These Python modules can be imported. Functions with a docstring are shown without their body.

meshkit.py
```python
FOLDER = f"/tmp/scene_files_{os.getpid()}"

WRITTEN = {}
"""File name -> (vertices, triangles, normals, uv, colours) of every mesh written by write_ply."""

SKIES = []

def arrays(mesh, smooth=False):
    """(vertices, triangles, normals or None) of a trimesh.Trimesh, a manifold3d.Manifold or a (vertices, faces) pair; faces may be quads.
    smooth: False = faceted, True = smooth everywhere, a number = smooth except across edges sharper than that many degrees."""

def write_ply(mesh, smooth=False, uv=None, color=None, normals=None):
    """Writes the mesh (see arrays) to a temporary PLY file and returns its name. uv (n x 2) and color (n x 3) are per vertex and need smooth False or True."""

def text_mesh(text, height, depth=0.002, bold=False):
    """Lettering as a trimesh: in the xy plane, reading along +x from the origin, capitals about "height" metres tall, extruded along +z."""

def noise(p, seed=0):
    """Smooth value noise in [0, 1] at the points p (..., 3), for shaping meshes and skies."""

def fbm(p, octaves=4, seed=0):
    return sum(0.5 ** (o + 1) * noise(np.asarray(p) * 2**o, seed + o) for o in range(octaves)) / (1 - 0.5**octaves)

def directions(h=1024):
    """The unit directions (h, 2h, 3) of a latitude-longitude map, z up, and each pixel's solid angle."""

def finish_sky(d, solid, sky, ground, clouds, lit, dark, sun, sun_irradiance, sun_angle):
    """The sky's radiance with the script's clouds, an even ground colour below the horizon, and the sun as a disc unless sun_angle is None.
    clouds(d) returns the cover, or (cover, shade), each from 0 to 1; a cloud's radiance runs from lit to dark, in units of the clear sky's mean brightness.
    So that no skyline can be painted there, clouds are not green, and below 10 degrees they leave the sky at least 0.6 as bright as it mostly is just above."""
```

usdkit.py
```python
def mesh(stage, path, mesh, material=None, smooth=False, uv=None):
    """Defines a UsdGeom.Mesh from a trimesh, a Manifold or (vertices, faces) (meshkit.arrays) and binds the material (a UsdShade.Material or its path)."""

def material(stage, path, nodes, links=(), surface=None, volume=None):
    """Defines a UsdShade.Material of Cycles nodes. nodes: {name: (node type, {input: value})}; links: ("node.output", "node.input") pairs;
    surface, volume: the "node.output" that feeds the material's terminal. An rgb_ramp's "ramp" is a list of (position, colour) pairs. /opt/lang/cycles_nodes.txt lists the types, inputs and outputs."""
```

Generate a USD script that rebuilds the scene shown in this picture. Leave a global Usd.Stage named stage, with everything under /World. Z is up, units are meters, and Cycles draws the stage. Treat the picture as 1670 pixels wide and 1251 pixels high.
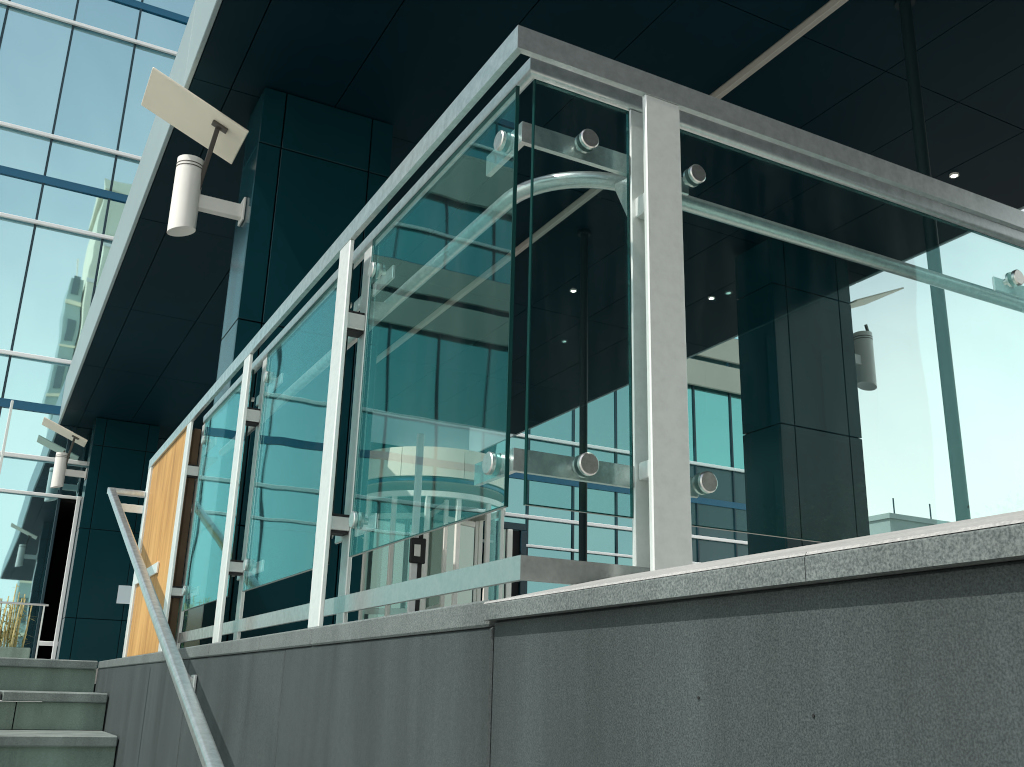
import math, random
import numpy as np, trimesh, usdkit
import manifold3d as m3
from shapely.geometry import Polygon
from pxr import Gf, Usd, UsdGeom, UsdLux, UsdShade, Sdf

random.seed(7)
rng = np.random.default_rng(7)
stage = Usd.Stage.CreateInMemory()
UsdGeom.SetStageUpAxis(stage, UsdGeom.Tokens.z)
UsdGeom.SetStageMetersPerUnit(stage, 1.0)
UsdGeom.Xform.Define(stage, '/World')
UsdGeom.Scope.Define(stage, '/World/Looks')

# ------------------------------------------------------------------ camera (eye at the origin)
FPX, PITCH, ROLL, YAW = 1611.8, 0.308048, 0.0272229, 0.481786
def camera():
    h = np.array([math.sin(YAW), math.cos(YAW), 0.0])
    fw = math.cos(PITCH) * h + np.array([0, 0, math.sin(PITCH)])
    r = np.array([math.cos(YAW), -math.sin(YAW), 0.0]); u = np.cross(r, fw)
    r, u = math.cos(ROLL) * r + math.sin(ROLL) * u, -math.sin(ROLL) * r + math.cos(ROLL) * u
    cam = UsdGeom.Camera.Define(stage, '/World/camera')
    m = Gf.Matrix4d(*r, 0, *u, 0, *(-fw), 0, 0, 0, 0, 1)
    cam.AddTransformOp().Set(m)
    cam.CreateFocalLengthAttr(28.0)
    cam.CreateHorizontalApertureAttr(28.0 * 1670 / FPX)
    cam.CreateVerticalApertureAttr(28.0 * 1251 / FPX)
    cam.CreateClippingRangeAttr(Gf.Vec2f(0.05, 5000))
    cam.CreateExposureAttr(EXPOSURE)
    return cam
EXPOSURE = 0.3
SUN_EL = math.radians(56)
_h = np.array([-0.992, -0.115]); _h /= np.linalg.norm(_h)
SUN = np.array([_h[0] * math.cos(SUN_EL), _h[1] * math.cos(SUN_EL), math.sin(SUN_EL)])
camera()

def mat(name, nodes, links=(), surface='p.BSDF', volume=None):
    return usdkit.material(stage, '/World/Looks/' + name, nodes, links, surface, volume)

# sky: physical sky that whitens towards the horizon with thin haze cloud
sky_mat = mat('sky_look', {
    'sky': ('sky_texture', {'sky_type': 'single_scattering', 'sun_disc': False, 'sun_elevation': SUN_EL,
                            'sun_rotation': math.atan2(SUN[0], SUN[1]), 'aerosol_density': 1.6, 'air_density': 1.0, 'ozone_density': 1.0}),
    'tc': ('texture_coordinate', {}),
    'sep': ('separate_xyz', {}),
    'n': ('noise_texture', {'scale': 2.2, 'detail': 5.0, 'roughness': 0.55, 'distortion': 0.4}),
    'mr': ('map_range', {'range_type': 'smoothstep', 'from_min': 0.10, 'from_max': 0.75, 'to_min': 0.95, 'to_max': 0.12, 'clamp': True}),
    'nm': ('map_range', {'from_min': 0.35, 'from_max': 0.75, 'to_min': -0.12, 'to_max': 0.25, 'clamp': True}),
    'add': ('math', {'math_type': 'add', 'use_clamp': True}),
    'mix': ('mix', {'color2': (10.2, 10.9, 10.0)}),
    'bg': ('background_shader', {'strength': 0.1}),
}, [('tc.generated', 'sep.vector'), ('tc.generated', 'n.vector'), ('sep.z', 'mr.value'), ('n.fac', 'nm.value'),
    ('mr.result', 'add.value1'), ('nm.result', 'add.value2'), ('add.value', 'mix.fac'), ('sky.color', 'mix.color1'),
    ('mix.color', 'bg.color')], surface='bg.background')
sky = UsdLux.DomeLight.Define(stage, '/World/sky')
sky.CreateIntensityAttr(1.0)
UsdShade.MaterialBindingAPI.Apply(sky.GetPrim()).Bind(sky_mat)
sky.GetPrim().SetCustomDataByKey('kind', 'structure')
sky.GetPrim().SetCustomDataByKey('label', 'pale hazy daylight sky, white near the horizon')

sun = UsdLux.DistantLight.Define(stage, '/World/sun')
sun.CreateNormalizeAttr(True); sun.CreateIntensityAttr(1.0); sun.CreateAngleAttr(0.53)
sun.CreateColorAttr(Gf.Vec3f(1.0, 0.95, 0.88))
_z = SUN; _x = np.cross([0, 0, 1], _z); _x /= np.linalg.norm(_x); _y = np.cross(_z, _x)
sun.AddTransformOp().Set(Gf.Matrix4d(*_x, 0, *_y, 0, *_z, 0, 0, 0, 0, 1))

# ------------------------------------------------------------------ prim helpers
used = {}
def numbered(parent, name):
    k = (parent, name); n = used.get(k, 0); used[k] = n + 1
    return f'{parent}/{name}' if n == 0 else f'{parent}/{name}_{n:03d}'
def path_of(p): return '/World' if p is None else str(p.GetPath())
def tag(prim, label=None, cat=None, group=None, kind=None):
    for k, v in (('label', label), ('category', cat), ('group', group), ('kind', kind)):
        if v: prim.SetCustomDataByKey(k, v)
    return prim
def obj(name, mesh, material, parent=None, smooth=False, label=None, kind=None):
    m = usdkit.mesh(stage, numbered(path_of(parent), name), mesh, material, smooth=smooth)
    return tag(m.GetPrim(), label=label, kind=kind)
def thing(name, label, cat, loc=(0, 0, 0), rotz=0, group=None):
    x = UsdGeom.Xform.Define(stage, numbered('/World', name))
    x.AddTranslateOp().Set(Gf.Vec3d(*map(float, loc)))
    if rotz: x.AddRotateZOp().Set(float(rotz))
    return tag(x.GetPrim(), label, cat, group)
def dup(root, loc, rotz, label, group=None):
    d = root.GetCustomData()
    r = thing(root.GetName().split('_0')[0], label, d['category'], loc, rotz, group or d.get('group'))
    r.GetReferences().AddInternalReference(root.GetPath()); r.SetInstanceable(True)
    return r
def part(name, parent, kind=None):   # an Xform part whose children are sub-parts
    x = UsdGeom.Xform.Define(stage, numbered(path_of(parent), name)); return x.GetPrim()

# ------------------------------------------------------------------ mesh helpers
def box(x0, x1, y0, y1, z0, z1, b=0.0):
    if x1 < x0: x0, x1 = x1, x0
    if y1 < y0: y0, y1 = y1, y0
    if b <= 0:
        m = trimesh.creation.box([x1 - x0, y1 - y0, z1 - z0]); m.apply_translation([(x0 + x1) / 2, (y0 + y1) / 2, (z0 + z1) / 2]); return m
    b = min(b, (x1 - x0) / 2.2, (y1 - y0) / 2.2, (z1 - z0) / 2.2)
    pts = []
    for sx, sy, sz in np.ndindex(2, 2, 2):
        c = np.array([(x0, x1)[sx], (y0, y1)[sy], (z0, z1)[sz]]); s = np.array([1 - 2 * sx, 1 - 2 * sy, 1 - 2 * sz]) * b
        for k in range(3):
            q = c + s; q[k] = c[k]; pts.append(q)
    return trimesh.convex.convex_hull(np.array(pts))
def join(*ms): return trimesh.util.concatenate([m for m in ms])
def bar(p, q, w, h, b=0.004, up=(0, 0, 1)):
    p, q = np.array(p, float), np.array(q, float); d = q - p; L = np.linalg.norm(d); d /= L
    s = np.cross(d, up); s /= np.linalg.norm(s); u = np.cross(s, d)
    m = box(-w / 2, w / 2, 0, L, -h / 2, h / 2, b)
    T = np.eye(4); T[:3, 0] = s; T[:3, 1] = d; T[:3, 2] = u; T[:3, 3] = p
    m.apply_transform(T); return m
def tube(path, r, sides=14):
    p = np.array(path, float); t = np.gradient(p, axis=0); t /= np.linalg.norm(t, axis=1, keepdims=True)
    ref = np.array([0, 0, 1.0]) if abs(t[0][2]) < 0.9 else np.array([1.0, 0, 0])
    a = np.cross(t, ref); a /= np.linalg.norm(a, axis=1, keepdims=True); b = np.cross(t, a)
    ang = np.arange(sides) * 2 * np.pi / sides
    rr = np.broadcast_to(r, (len(p),))
    v = p[:, None] + rr[:, None, None] * (np.cos(ang)[None, :, None] * a[:, None] + np.sin(ang)[None, :, None] * b[:, None])
    v = v.reshape(-1, 3); n = len(p); f = []
    for i in range(n - 1):
        for j in range(sides):
            k = (j + 1) % sides
            f += [[i * sides + j, i * sides + k, (i + 1) * sides + k], [i * sides + j, (i + 1) * sides + k, (i + 1) * sides + j]]
    v = np.vstack([v, p[0], p[-1]]); c0, c1 = len(v) - 2, len(v) - 1
    for j in range(sides):
        k = (j + 1) % sides
        f += [[c0, k, j], [c1, (n - 1) * sides + j, (n - 1) * sides + k]]
    m = trimesh.Trimesh(v, np.array(f), process=False); m.fix_normals(); return m
def prism(poly, z0, z1):
    m = trimesh.creation.extrude_polygon(Polygon(poly), z1 - z0, engine='earcut'); m.apply_translation([0, 0, z0]); return m
def lathe(prof, seg=28):
    return trimesh.creation.revolve(np.array(prof, float), sections=seg)
def rot_to(m, axis):   # z axis of the mesh -> axis
    m.apply_transform(trimesh.geometry.align_vectors([0, 0, 1], axis)); return m

# ------------------------------------------------------------------ materials
def plain(name, col, rough=0.5, metal=0.0, spec=0.5, noise=None, amp=0.25, bump=0.0, extra=None):
    """A principled material whose colour varies softly with position; noise is the scale per metre."""
    nodes = {'p': ('principled_bsdf', {'base_color': col, 'roughness': rough, 'metallic': metal, 'specular_ior_level': spec, **(extra or {})})}
    links = []
    if noise:
        nodes['g'] = ('geometry', {}); nodes['n'] = ('noise_texture', {'scale': noise, 'detail': 4.0, 'roughness': 0.6})
        c = np.array(col)
        nodes['r'] = ('rgb_ramp', {'ramp': [(0.25, tuple(c * (1 - amp))), (0.75, tuple(np.minimum(c * (1 + amp), 1)))]})
        links += [('g.position', 'n.vector'), ('n.fac', 'r.fac'), ('r.color', 'p.base_color')]
        if bump:
            nodes['b'] = ('bump', {'strength': bump, 'distance': 0.003}); links += [('n.fac', 'b.height'), ('b.normal', 'p.normal')]
    return mat(name, nodes, links)

def steel_mat(name, col, rough, metal):
    return mat(name, {
        'g': ('geometry', {}), 'n': ('noise_texture', {'scale': 600.0, 'detail': 2.0}), 'n2': ('noise_texture', {'scale': 30.0, 'detail': 5.0, 'roughness': 0.65}),
        'r': ('rgb_ramp', {'ramp': [(0.3, tuple(np.array(col) * 0.975)), (0.6, col)]}),
        'rr': ('map_range', {'from_min': 0.3, 'from_max': 0.7, 'to_min': rough - 0.03, 'to_max': rough + 0.04}),
        'b': ('bump', {'strength': 0.05, 'distance': 0.0004}),
        'p': ('principled_bsdf', {'metallic': metal, 'roughness': rough, 'specular_ior_level': 0.5}),
    }, [('g.position', 'n.vector'), ('g.position', 'n2.vector'), ('n2.fac', 'r.fac'), ('r.color', 'p.base_color'),
        ('n2.fac', 'rr.value'), ('rr.result', 'p.roughness'), ('n.fac', 'b.height'), ('b.normal', 'p.normal')])

def granite(name, dark, light, fleck=420.0, bump=0.25, stain=(0.62, 1.06)):
    return mat(name, {
        'g': ('geometry', {}),
        'v': ('noise_texture', {'scale': fleck, 'detail': 2.0, 'roughness': 0.7}),
        'r': ('rgb_ramp', {'ramp': [(0.34, dark), (0.5, tuple((np.array(dark) + np.array(light)) / 2)), (0.66, light)]}),
        'w': ('noise_texture', {'scale': 130.0, 'detail': 3.0, 'roughness': 0.7}),
        'wr': ('rgb_ramp', {'ramp': [(0.3, (0.80, 0.82, 0.83)), (0.7, (1.12, 1.11, 1.10))]}),
        'ms': ('mapping', {'scale': (3.5, 3.5, 0.5)}),
        's': ('noise_texture', {'scale': 1.6, 'detail': 6.0, 'roughness': 0.62}),
        'sr': ('rgb_ramp', {'ramp': [(0.32, (stain[0],) * 3), (0.68, (stain[1],) * 3)]}),
        'm1': ('mix', {'mix_type': 'multiply', 'fac': 1.0}), 'm2': ('mix', {'mix_type': 'multiply', 'fac': 1.0}),
        'b': ('bump', {'strength': bump, 'distance': 0.001}),
        'p': ('principled_bsdf', {'roughness': 0.62, 'specular_ior_level': 0.35}),
    }, [('g.position', 'v.vector'), ('g.position', 'w.vector'), ('g.position', 'ms.vector'), ('ms.vector', 's.vector'), ('v.fac', 'r.fac'), ('w.fac', 'wr.fac'), ('s.fac', 'sr.fac'),
        ('r.color', 'm1.color1'), ('wr.color', 'm1.color2'), ('m1.color', 'm2.color1'), ('sr.color', 'm2.color2'), ('m2.color', 'p.base_color'),
        ('v.fac', 'b.height'), ('b.normal', 'p.normal')])

STEEL = steel_mat('satin_steel', (0.76, 0.79, 0.77), 0.34, 0.40)
RAIL = steel_mat('rail_steel', (0.64, 0.68, 0.68), 0.30, 0.85)
STEEL2 = steel_mat('brushed_steel', (0.60, 0.61, 0.60), 0.28, 0.85)
CLAMP = steel_mat('turned_steel', (0.70, 0.69, 0.66), 0.27, 0.95)
WHITE = plain('white_paint', (0.78, 0.76, 0.70), 0.45, noise=3.0, amp=0.05)
BLACK = plain('black_rubber', (0.012, 0.013, 0.014), 0.6)
GRAN_WALL = granite('dark_granite', (0.031, 0.043, 0.045), (0.084, 0.104, 0.105))
GRAN_STEP = granite('step_granite', (0.14, 0.20, 0.17), (0.30, 0.40, 0.34))
GRAN_TREAD = granite('tread_granite', (0.12, 0.15, 0.145), (0.27, 0.315, 0.30), stain=(0.6, 1.1))
GRAN_TOP = granite('sunlit_tint_granite', (0.29, 0.295, 0.29), (0.43, 0.435, 0.425), fleck=330.0, bump=0.1, stain=(0.85, 1.05))  # paler copy of the coping stone, sunlight put into its colour
GRAN_CAP = granite('coping_granite', (0.08, 0.098, 0.098), (0.20, 0.23, 0.225), fleck=330.0, stain=(0.75, 1.06))
TERRACE = granite('terrace_paving', (0.45, 0.45, 0.42), (0.62, 0.61, 0.57), fleck=200.0)
PAVING = granite('paving_granite', (0.30, 0.30, 0.28), (0.46, 0.45, 0.42), fleck=200.0)
CLAD = plain('teal_cladding', (0.0045, 0.034, 0.044), 0.15, spec=0.22, noise=1.3, amp=0.15)
SOFFIT = plain('soffit_panel', (0.0025, 0.020, 0.030), 0.55, spec=0.06, noise=0.8, amp=0.2)
JOINT = plain('dark_joint', (0.0015, 0.004, 0.006), 0.9, spec=0.05)
FASCIA = plain('pale_fascia', (0.255, 0.335, 0.35), 0.5, metal=0.0, noise=0.7, amp=0.06)
TRIM = plain('grey_trim', (0.42, 0.40, 0.36), 0.5)
MULL = plain('dark_mullion', (0.006, 0.035, 0.05), 0.4)
TRANSOM = plain('white_transom', (0.80, 0.82, 0.82), 0.4)
BLUE = plain('blue_band', (0.003, 0.10, 0.19), 0.35)
STONE_BAND = plain('grey_band', (0.40, 0.39, 0.33), 0.5, noise=0.7, amp=0.08)
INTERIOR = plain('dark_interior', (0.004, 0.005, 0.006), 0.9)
FRAME = plain('pale_frame', (0.80, 0.81, 0.75), 0.4)
DRUM = plain('drum_panel', (0.88, 0.80, 0.66), 0.4, noise=1.2, amp=0.05)
PAPER = plain('notice_paper', (0.55, 0.66, 0.72), 0.7)
POLE = plain('dark_pole', (0.008, 0.022, 0.026), 0.5, spec=0.2)
TOWER = plain('tower_wall', (0.80, 0.76, 0.60), 0.7, noise=0.25, amp=0.08)
TOWER2 = plain('teal_tower_wall', (0.34, 0.44, 0.43), 0.6, noise=0.3, amp=0.15)
TGLASS = plain('tower_window', (0.10, 0.15, 0.16), 0.15, spec=0.8)
FAR = plain('far_building_wall', (0.26, 0.33, 0.32), 0.8, noise=0.15, amp=0.15)
LAMP_ON = mat('lamp_glow', {'e': ('emission', {'color': (1.0, 0.93, 0.8), 'strength': 7.0})}, surface='e.emission')

ply = mat('orange_plywood', {
    'g': ('geometry', {}), 'm': ('mapping', {'scale': (6.0, 6.0, 0.55)}), 'o': ('object_info', {}),
    'n': ('noise_texture', {'scale': 2.4, 'detail': 6.0, 'roughness': 0.6, 'distortion': 1.2}),
    'n2': ('noise_texture', {'scale': 2.0, 'detail': 3.0}),
    'r': ('rgb_ramp', {'ramp': [(0.28, (0.33, 0.17, 0.05)), (0.5, (0.54, 0.31, 0.10)), (0.72, (0.64, 0.40, 0.15))]}),
    'r2': ('rgb_ramp', {'ramp': [(0.3, (0.75, 0.72, 0.68)), (0.65, (1, 1, 1))]}),
    'x': ('mix', {'mix_type': 'multiply', 'fac': 1.0}), 'p': ('principled_bsdf', {'roughness': 0.6}),
}, [('g.position', 'm.vector'), ('m.vector', 'n.vector'), ('g.position', 'n2.vector'), ('n.fac', 'r.fac'), ('n2.fac', 'r2.fac'), ('r.color', 'x.color1'), ('r2.color', 'x.color2'), ('x.color', 'p.base_color')])

# clear rail glass: transparent with fresnel reflection on both faces
GLASS = mat('clear_glass', {
    'g': ('geometry', {}), 'i': ('math', {'math_type': 'multiply_add', 'value2': -0.8103, 'value3': 1.4777}),
    'f': ('fresnel', {}), 't': ('transparent_bsdf', {'color': (0.875, 0.965, 0.96)}),
    'n': ('noise_texture', {'scale': 2.2, 'detail': 1.0}), 'b': ('bump', {'strength': 0.03, 'distance': 0.05}),
    's': ('glossy_bsdf', {'color': (0.50, 0.98, 0.98), 'roughness': 0.012}), 'x': ('mix_closure', {}),
    'dm': ('mapping', {'scale': (5.0, 5.0, 0.8)}), 'dn': ('noise_texture', {'scale': 2.6, 'detail': 6.0, 'roughness': 0.7}),
    'dr': ('map_range', {'from_min': 0.45, 'from_max': 0.85, 'to_min': 0.0, 'to_max': 0.014, 'clamp': True}),
    'dd': ('diffuse_bsdf', {'color': (0.45, 0.48, 0.46)}), 'y': ('mix_closure', {}),
}, [('g.backfacing', 'i.value1'), ('i.value', 'f.IOR'), ('f.fac', 'x.fac'), ('t.BSDF', 'x.closure1'), ('s.BSDF', 'x.closure2'),
    ('g.position', 'dm.vector'), ('dm.vector', 'dn.vector'), ('dn.fac', 'dr.value'), ('dr.result', 'y.fac'), ('x.closure', 'y.closure1'), ('dd.BSDF', 'y.closure2'),
    ('g.position', 'n.vector'), ('n.fac', 'b.height'), ('b.normal', 's.normal')], surface='y.closure')
EDGE = plain('glass_edge_green', (0.004, 0.034, 0.032), 0.2, spec=0.5)

# coated curtain-wall glass: strong bluish mirror over a dark body
def coated(name, tint, fac, wav=0.05):
    return mat(name, {
        'g': ('geometry', {}), 'n': ('noise_texture', {'scale': 0.9, 'detail': 1.5}), 'b': ('bump', {'strength': wav, 'distance': 0.05}),
        'd': ('principled_bsdf', {'base_color': (0.012, 0.05, 0.06), 'roughness': 0.3}),
        's': ('glossy_bsdf', {'color': tint, 'roughness': 0.015}), 'l': ('layer_weight', {'blend': 0.25}),
        'mr': ('map_range', {'from_min': 0.0, 'from_max': 1.0, 'to_min': fac, 'to_max': 1.0}), 'x': ('mix_closure', {}),
    }, [('g.position', 'n.vector'), ('n.fac', 'b.height'), ('b.normal', 's.normal'), ('l.fresnel', 'mr.value'), ('mr.result', 'x.fac'),
        ('d.BSDF', 'x.closure1'), ('s.BSDF', 'x.closure2')], surface='x.closure')
COATED = [coated('coated_glass_a', (0.53, 0.80, 0.86), 0.82), coated('coated_glass_b', (0.50, 0.77, 0.84), 0.80), coated('coated_glass_c', (0.56, 0.82, 0.87), 0.84)]
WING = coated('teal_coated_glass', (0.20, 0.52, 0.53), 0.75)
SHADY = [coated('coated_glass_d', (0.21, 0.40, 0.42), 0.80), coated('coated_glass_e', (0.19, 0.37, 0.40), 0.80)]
LOBBY = coated('lobby_glass', (0.25, 0.55, 0.60), 0.02, 0.02)
DOORGLASS = coated('door_glass', (0.60, 0.72, 0.66), 0.30, 0.01)

LEAF = mat('bamboo_leaf', {'o': ('object_info', {}), 'g': ('geometry', {}), 'w': ('noise_texture', {'scale': 14.0, 'detail': 2.0}),
    'r': ('rgb_ramp', {'ramp': [(0.3, (0.12, 0.15, 0.04)), (0.7, (0.42, 0.38, 0.13))]}),
    'd': ('principled_bsdf', {'roughness': 0.55}), 't': ('translucent_bsdf', {'color': (0.2, 0.22, 0.06)}), 'x': ('mix_closure', {'fac': 0.3})},
    [('g.position', 'w.vector'), ('w.fac', 'r.fac'), ('r.color', 'd.base_color'), ('d.BSDF', 'x.closure1'), ('t.BSDF', 'x.closure2')], surface='x.closure')
CANE = plain('bamboo_cane', (0.60, 0.52, 0.24), 0.5, noise=18.0, amp=0.4)

# ------------------------------------------------------------------ the setting: ground, stairs, terrace
Z0 = 0.155                      # coping top above the eye
GROUND = -1.62
WALLX = 0.755                   # stair side face of the terrace wall
YF = 14.9                       # curtain wall plane
g = box(-400, 400, -400, 400, GROUND - 0.2, GROUND)
tag(obj('ground', g, PAVING), 'pale paved forecourt spreading out below the stairs', kind='structure')

# stairs: nosing slabs and riser tiles are pieces of their own
st = UsdGeom.Xform.Define(stage, '/World/stairs').GetPrim()
tag(st, 'wide grey stone stairs with slab treads at lower left', kind='structure')
ny, nz = 7.02, Z0
treads = [(7.02, 0.157), (6.28, -0.036), (5.64, -0.234), (4.98, -0.43), (4.32, -0.625), (3.66, -0.82), (3.0, -1.015), (2.34, -1.21), (1.68, -1.405)]
SX0 = -5.2
for i, (y, z) in enumerate(treads):
    y_back = treads[i - 1][0] + 0.05 if i else 9.2
    w = 1.15
    off = (0.30, 0.0, 0.18, 0.42)[i % 4]
    xs = [WALLX - 0.004] + [x for x in np.arange(WALLX - 0.55 - off, SX0, -w)] + [SX0]
    for a, b in zip(xs[:-1], xs[1:]):
        if a - b < 0.05: continue
        dz = rng.uniform(-0.0015, 0.0015)
        obj('tread_slab', box(b + 0.003, a - 0.003, y, y_back - 0.003, z - 0.052 + dz, z + dz, 0.006), GRAN_TREAD, st)
    zb = (treads[i + 1][1] if i + 1 < len(treads) else GROUND) + 0.001
    xs = [WALLX - 0.004] + [x for x in np.arange(WALLX - 0.47 - off * 0.5, SX0, -0.62)] + [SX0]
    for a, b in zip(xs[:-1], xs[1:]):
        if a - b < 0.04: continue
        dy = rng.uniform(0, 0.003)
        obj('riser_tile', box(b + 0.003, a - 0.003, y + 0.035 + dy, y + 0.065, zb, z - 0.053), GRAN_STEP, st)
    obj('riser_backing', box(SX0, WALLX - 0.006, y + 0.066, y + 0.15, zb - 0.03, z - 0.055), JOINT, st)

tf = UsdGeom.Xform.Define(stage, '/World/terrace_floor').GetPrim()
tag(tf, 'grey stone floor of the raised terrace under the canopy', kind='structure')
obj('floor_slab', box(1.3, 30, -8, YF, 0.02, 0.15), TERRACE, tf)
obj('floor_slab', box(WALLX + 0.26, 1.297, 1.52, YF, 0.02, 0.149), TERRACE, tf)
obj('floor_slab', box(-5.2, WALLX + 0.257, 9.206, YF, 0.02, 0.148), TERRACE, tf)

# terrace wall: granite panels and coping slabs
tw = thing('terrace_wall', 'dark speckled granite terrace wall with coping below the glass railing', 'wall')
obj('wall_core', box(WALLX + 0.03, 1.29, -8, 12.0, GROUND + 0.002, 0.018), JOINT, tw)
ys = [-8, -5.4, -3.3, -0.9, 1.488, 2.72, 4.05, 5.4, 7.05]
for a, b in zip(ys[:-1], ys[1:]):
    dx = rng.uniform(-0.001, 0.001)
    obj('wall_panel', box(WALLX + dx, WALLX + 0.028, a + 0.0035, b - 0.0035, GROUND + 0.003, 0.1105 if b > 2 else 0.1195, 0.003), GRAN_WALL, tw)
ys = [1.495, 2.477, 2.98, 3.68, 4.4, 5.15, 5.9, 6.5, 7.0]
for a, b in zip(ys[:-1], ys[1:]):
    dz = rng.uniform(-0.001, 0.001)
    obj('coping_slab', box(WALLX - 0.006, WALLX + 0.255, a + 0.0025, b - 0.0025, 0.111 + dz, Z0 + dz, 0.004), GRAN_CAP, tw)
# sloping coping on the near part of the wall
def extr_y(prof, y0, y1):
    m = trimesh.creation.extrude_polygon(Polygon(prof), y1 - y0, engine='earcut')
    v = m.vertices.copy(); m.vertices = np.column_stack([v[:, 0], y1 - v[:, 2], v[:, 1]]); m.fix_normals(); return m
ys = [-8, -6.4, -4.8, -3.3, -1.9, -0.6, 0.30, 0.756, 1.492]
for a, b in zip(ys[:-1], ys[1:]):
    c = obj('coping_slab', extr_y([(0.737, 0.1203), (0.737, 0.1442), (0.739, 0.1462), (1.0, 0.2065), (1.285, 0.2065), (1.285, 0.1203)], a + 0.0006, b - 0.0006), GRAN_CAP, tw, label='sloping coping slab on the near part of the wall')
    obj('weathered_top', extr_y([(0.7380, 0.1466), (0.7405, 0.1500), (1.0, 0.2115), (1.285, 0.2115), (1.285, 0.207), (1.0, 0.207)], a + 0.0006, b - 0.0006), GRAN_TOP, c)  # skin whose lighter colour stands for sun on the slope
for y, z in ((0.956, 0.006), (0.775, -0.009)):
    h = lathe([(0, -0.0006), (0.0016, -0.0006), (0.0016, 0.0006), (0, 0.0006)], 10); rot_to(h, (1, 0, 0)); h.apply_translation([WALLX - 0.001, y, z]); obj('drill_hole', h, BLACK, tw)

# ------------------------------------------------------------------ canopy
cn = thing('entrance_canopy', 'deep dark panelled canopy over the entrance with a pale fascia edge', 'canopy')
ZS, CX0, CX1, CY0 = 3.5, 0.60, 6.27, -8.0
SKX, SKY0, SKY1 = 4.13, 11.79, 13.30   # added skylight opening, put in to light the revolving door drum
obj('roof_body', box(CX0 + 0.03, CX1 - 0.03, CY0, SKY0 - 0.02, ZS + 0.03, ZS + 0.68), JOINT, cn)
obj('roof_body', box(CX0 + 0.03, SKX - 0.0205, SKY0 - 0.02, YF - 0.02, ZS + 0.03, ZS + 0.68), JOINT, cn)
obj('roof_body', box(SKX - 0.02, CX1 - 0.03, SKY1 + 0.02, YF - 0.02, ZS + 0.03, ZS + 0.68), JOINT, cn)
obj('skylight_upstand', box(SKX, CX1 - 0.03, SKY1, SKY1 + 0.018, ZS - 0.004, ZS + 0.90), FASCIA, cn)  # pale lining of the added opening
obj('soffit_panel', box(SKX + 0.004, CX1 - 0.03, SKY1 + 0.022, YF - 0.024, ZS, ZS + 0.027), SOFFIT, cn)
obj('skylight_upstand', box(SKX - 0.018, SKX, SKY0, SKY1 + 0.018, ZS - 0.004, ZS + 0.90), FASCIA, cn)
obj('skylight_upstand', box(SKX, CX1 - 0.03, SKY0 - 0.018, SKY0, ZS - 0.004, ZS + 0.90), FASCIA, cn)
fy = [CY0, -4.6, -1.2, 2.2, 5.6, 9.0, 12.0, YF - 0.01]
for a, b in zip(fy[:-1], fy[1:]):
    obj('fascia_panel', box(CX0, CX0 + 0.028, a + 0.004, b - 0.004, ZS - 0.004, ZS + 0.70, 0.004), FASCIA, cn)
    obj('fascia_panel', box(CX1 - 0.028, CX1, a + 0.004, b - 0.004, ZS - 0.004, ZS + 0.70, 0.004), FASCIA, cn)
obj('fascia_panel', box(CX0 + 0.03, CX1 - 0.03, CY0 - 0.03, CY0 - 0.002, ZS - 0.004, ZS + 0.70), FASCIA, cn)
sx = [CX0 + 0.03, 0.855, 1.472, 2.09, 2.71, 3.405]
sx2 = [3.455, 4.125, 4.737, 5.36, CX1 - 0.03]
sy = [CY0] + list(np.arange(-7.21 + 2.11 * 0, YF - 0.3, 2.11)) + [YF - 0.02]
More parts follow.
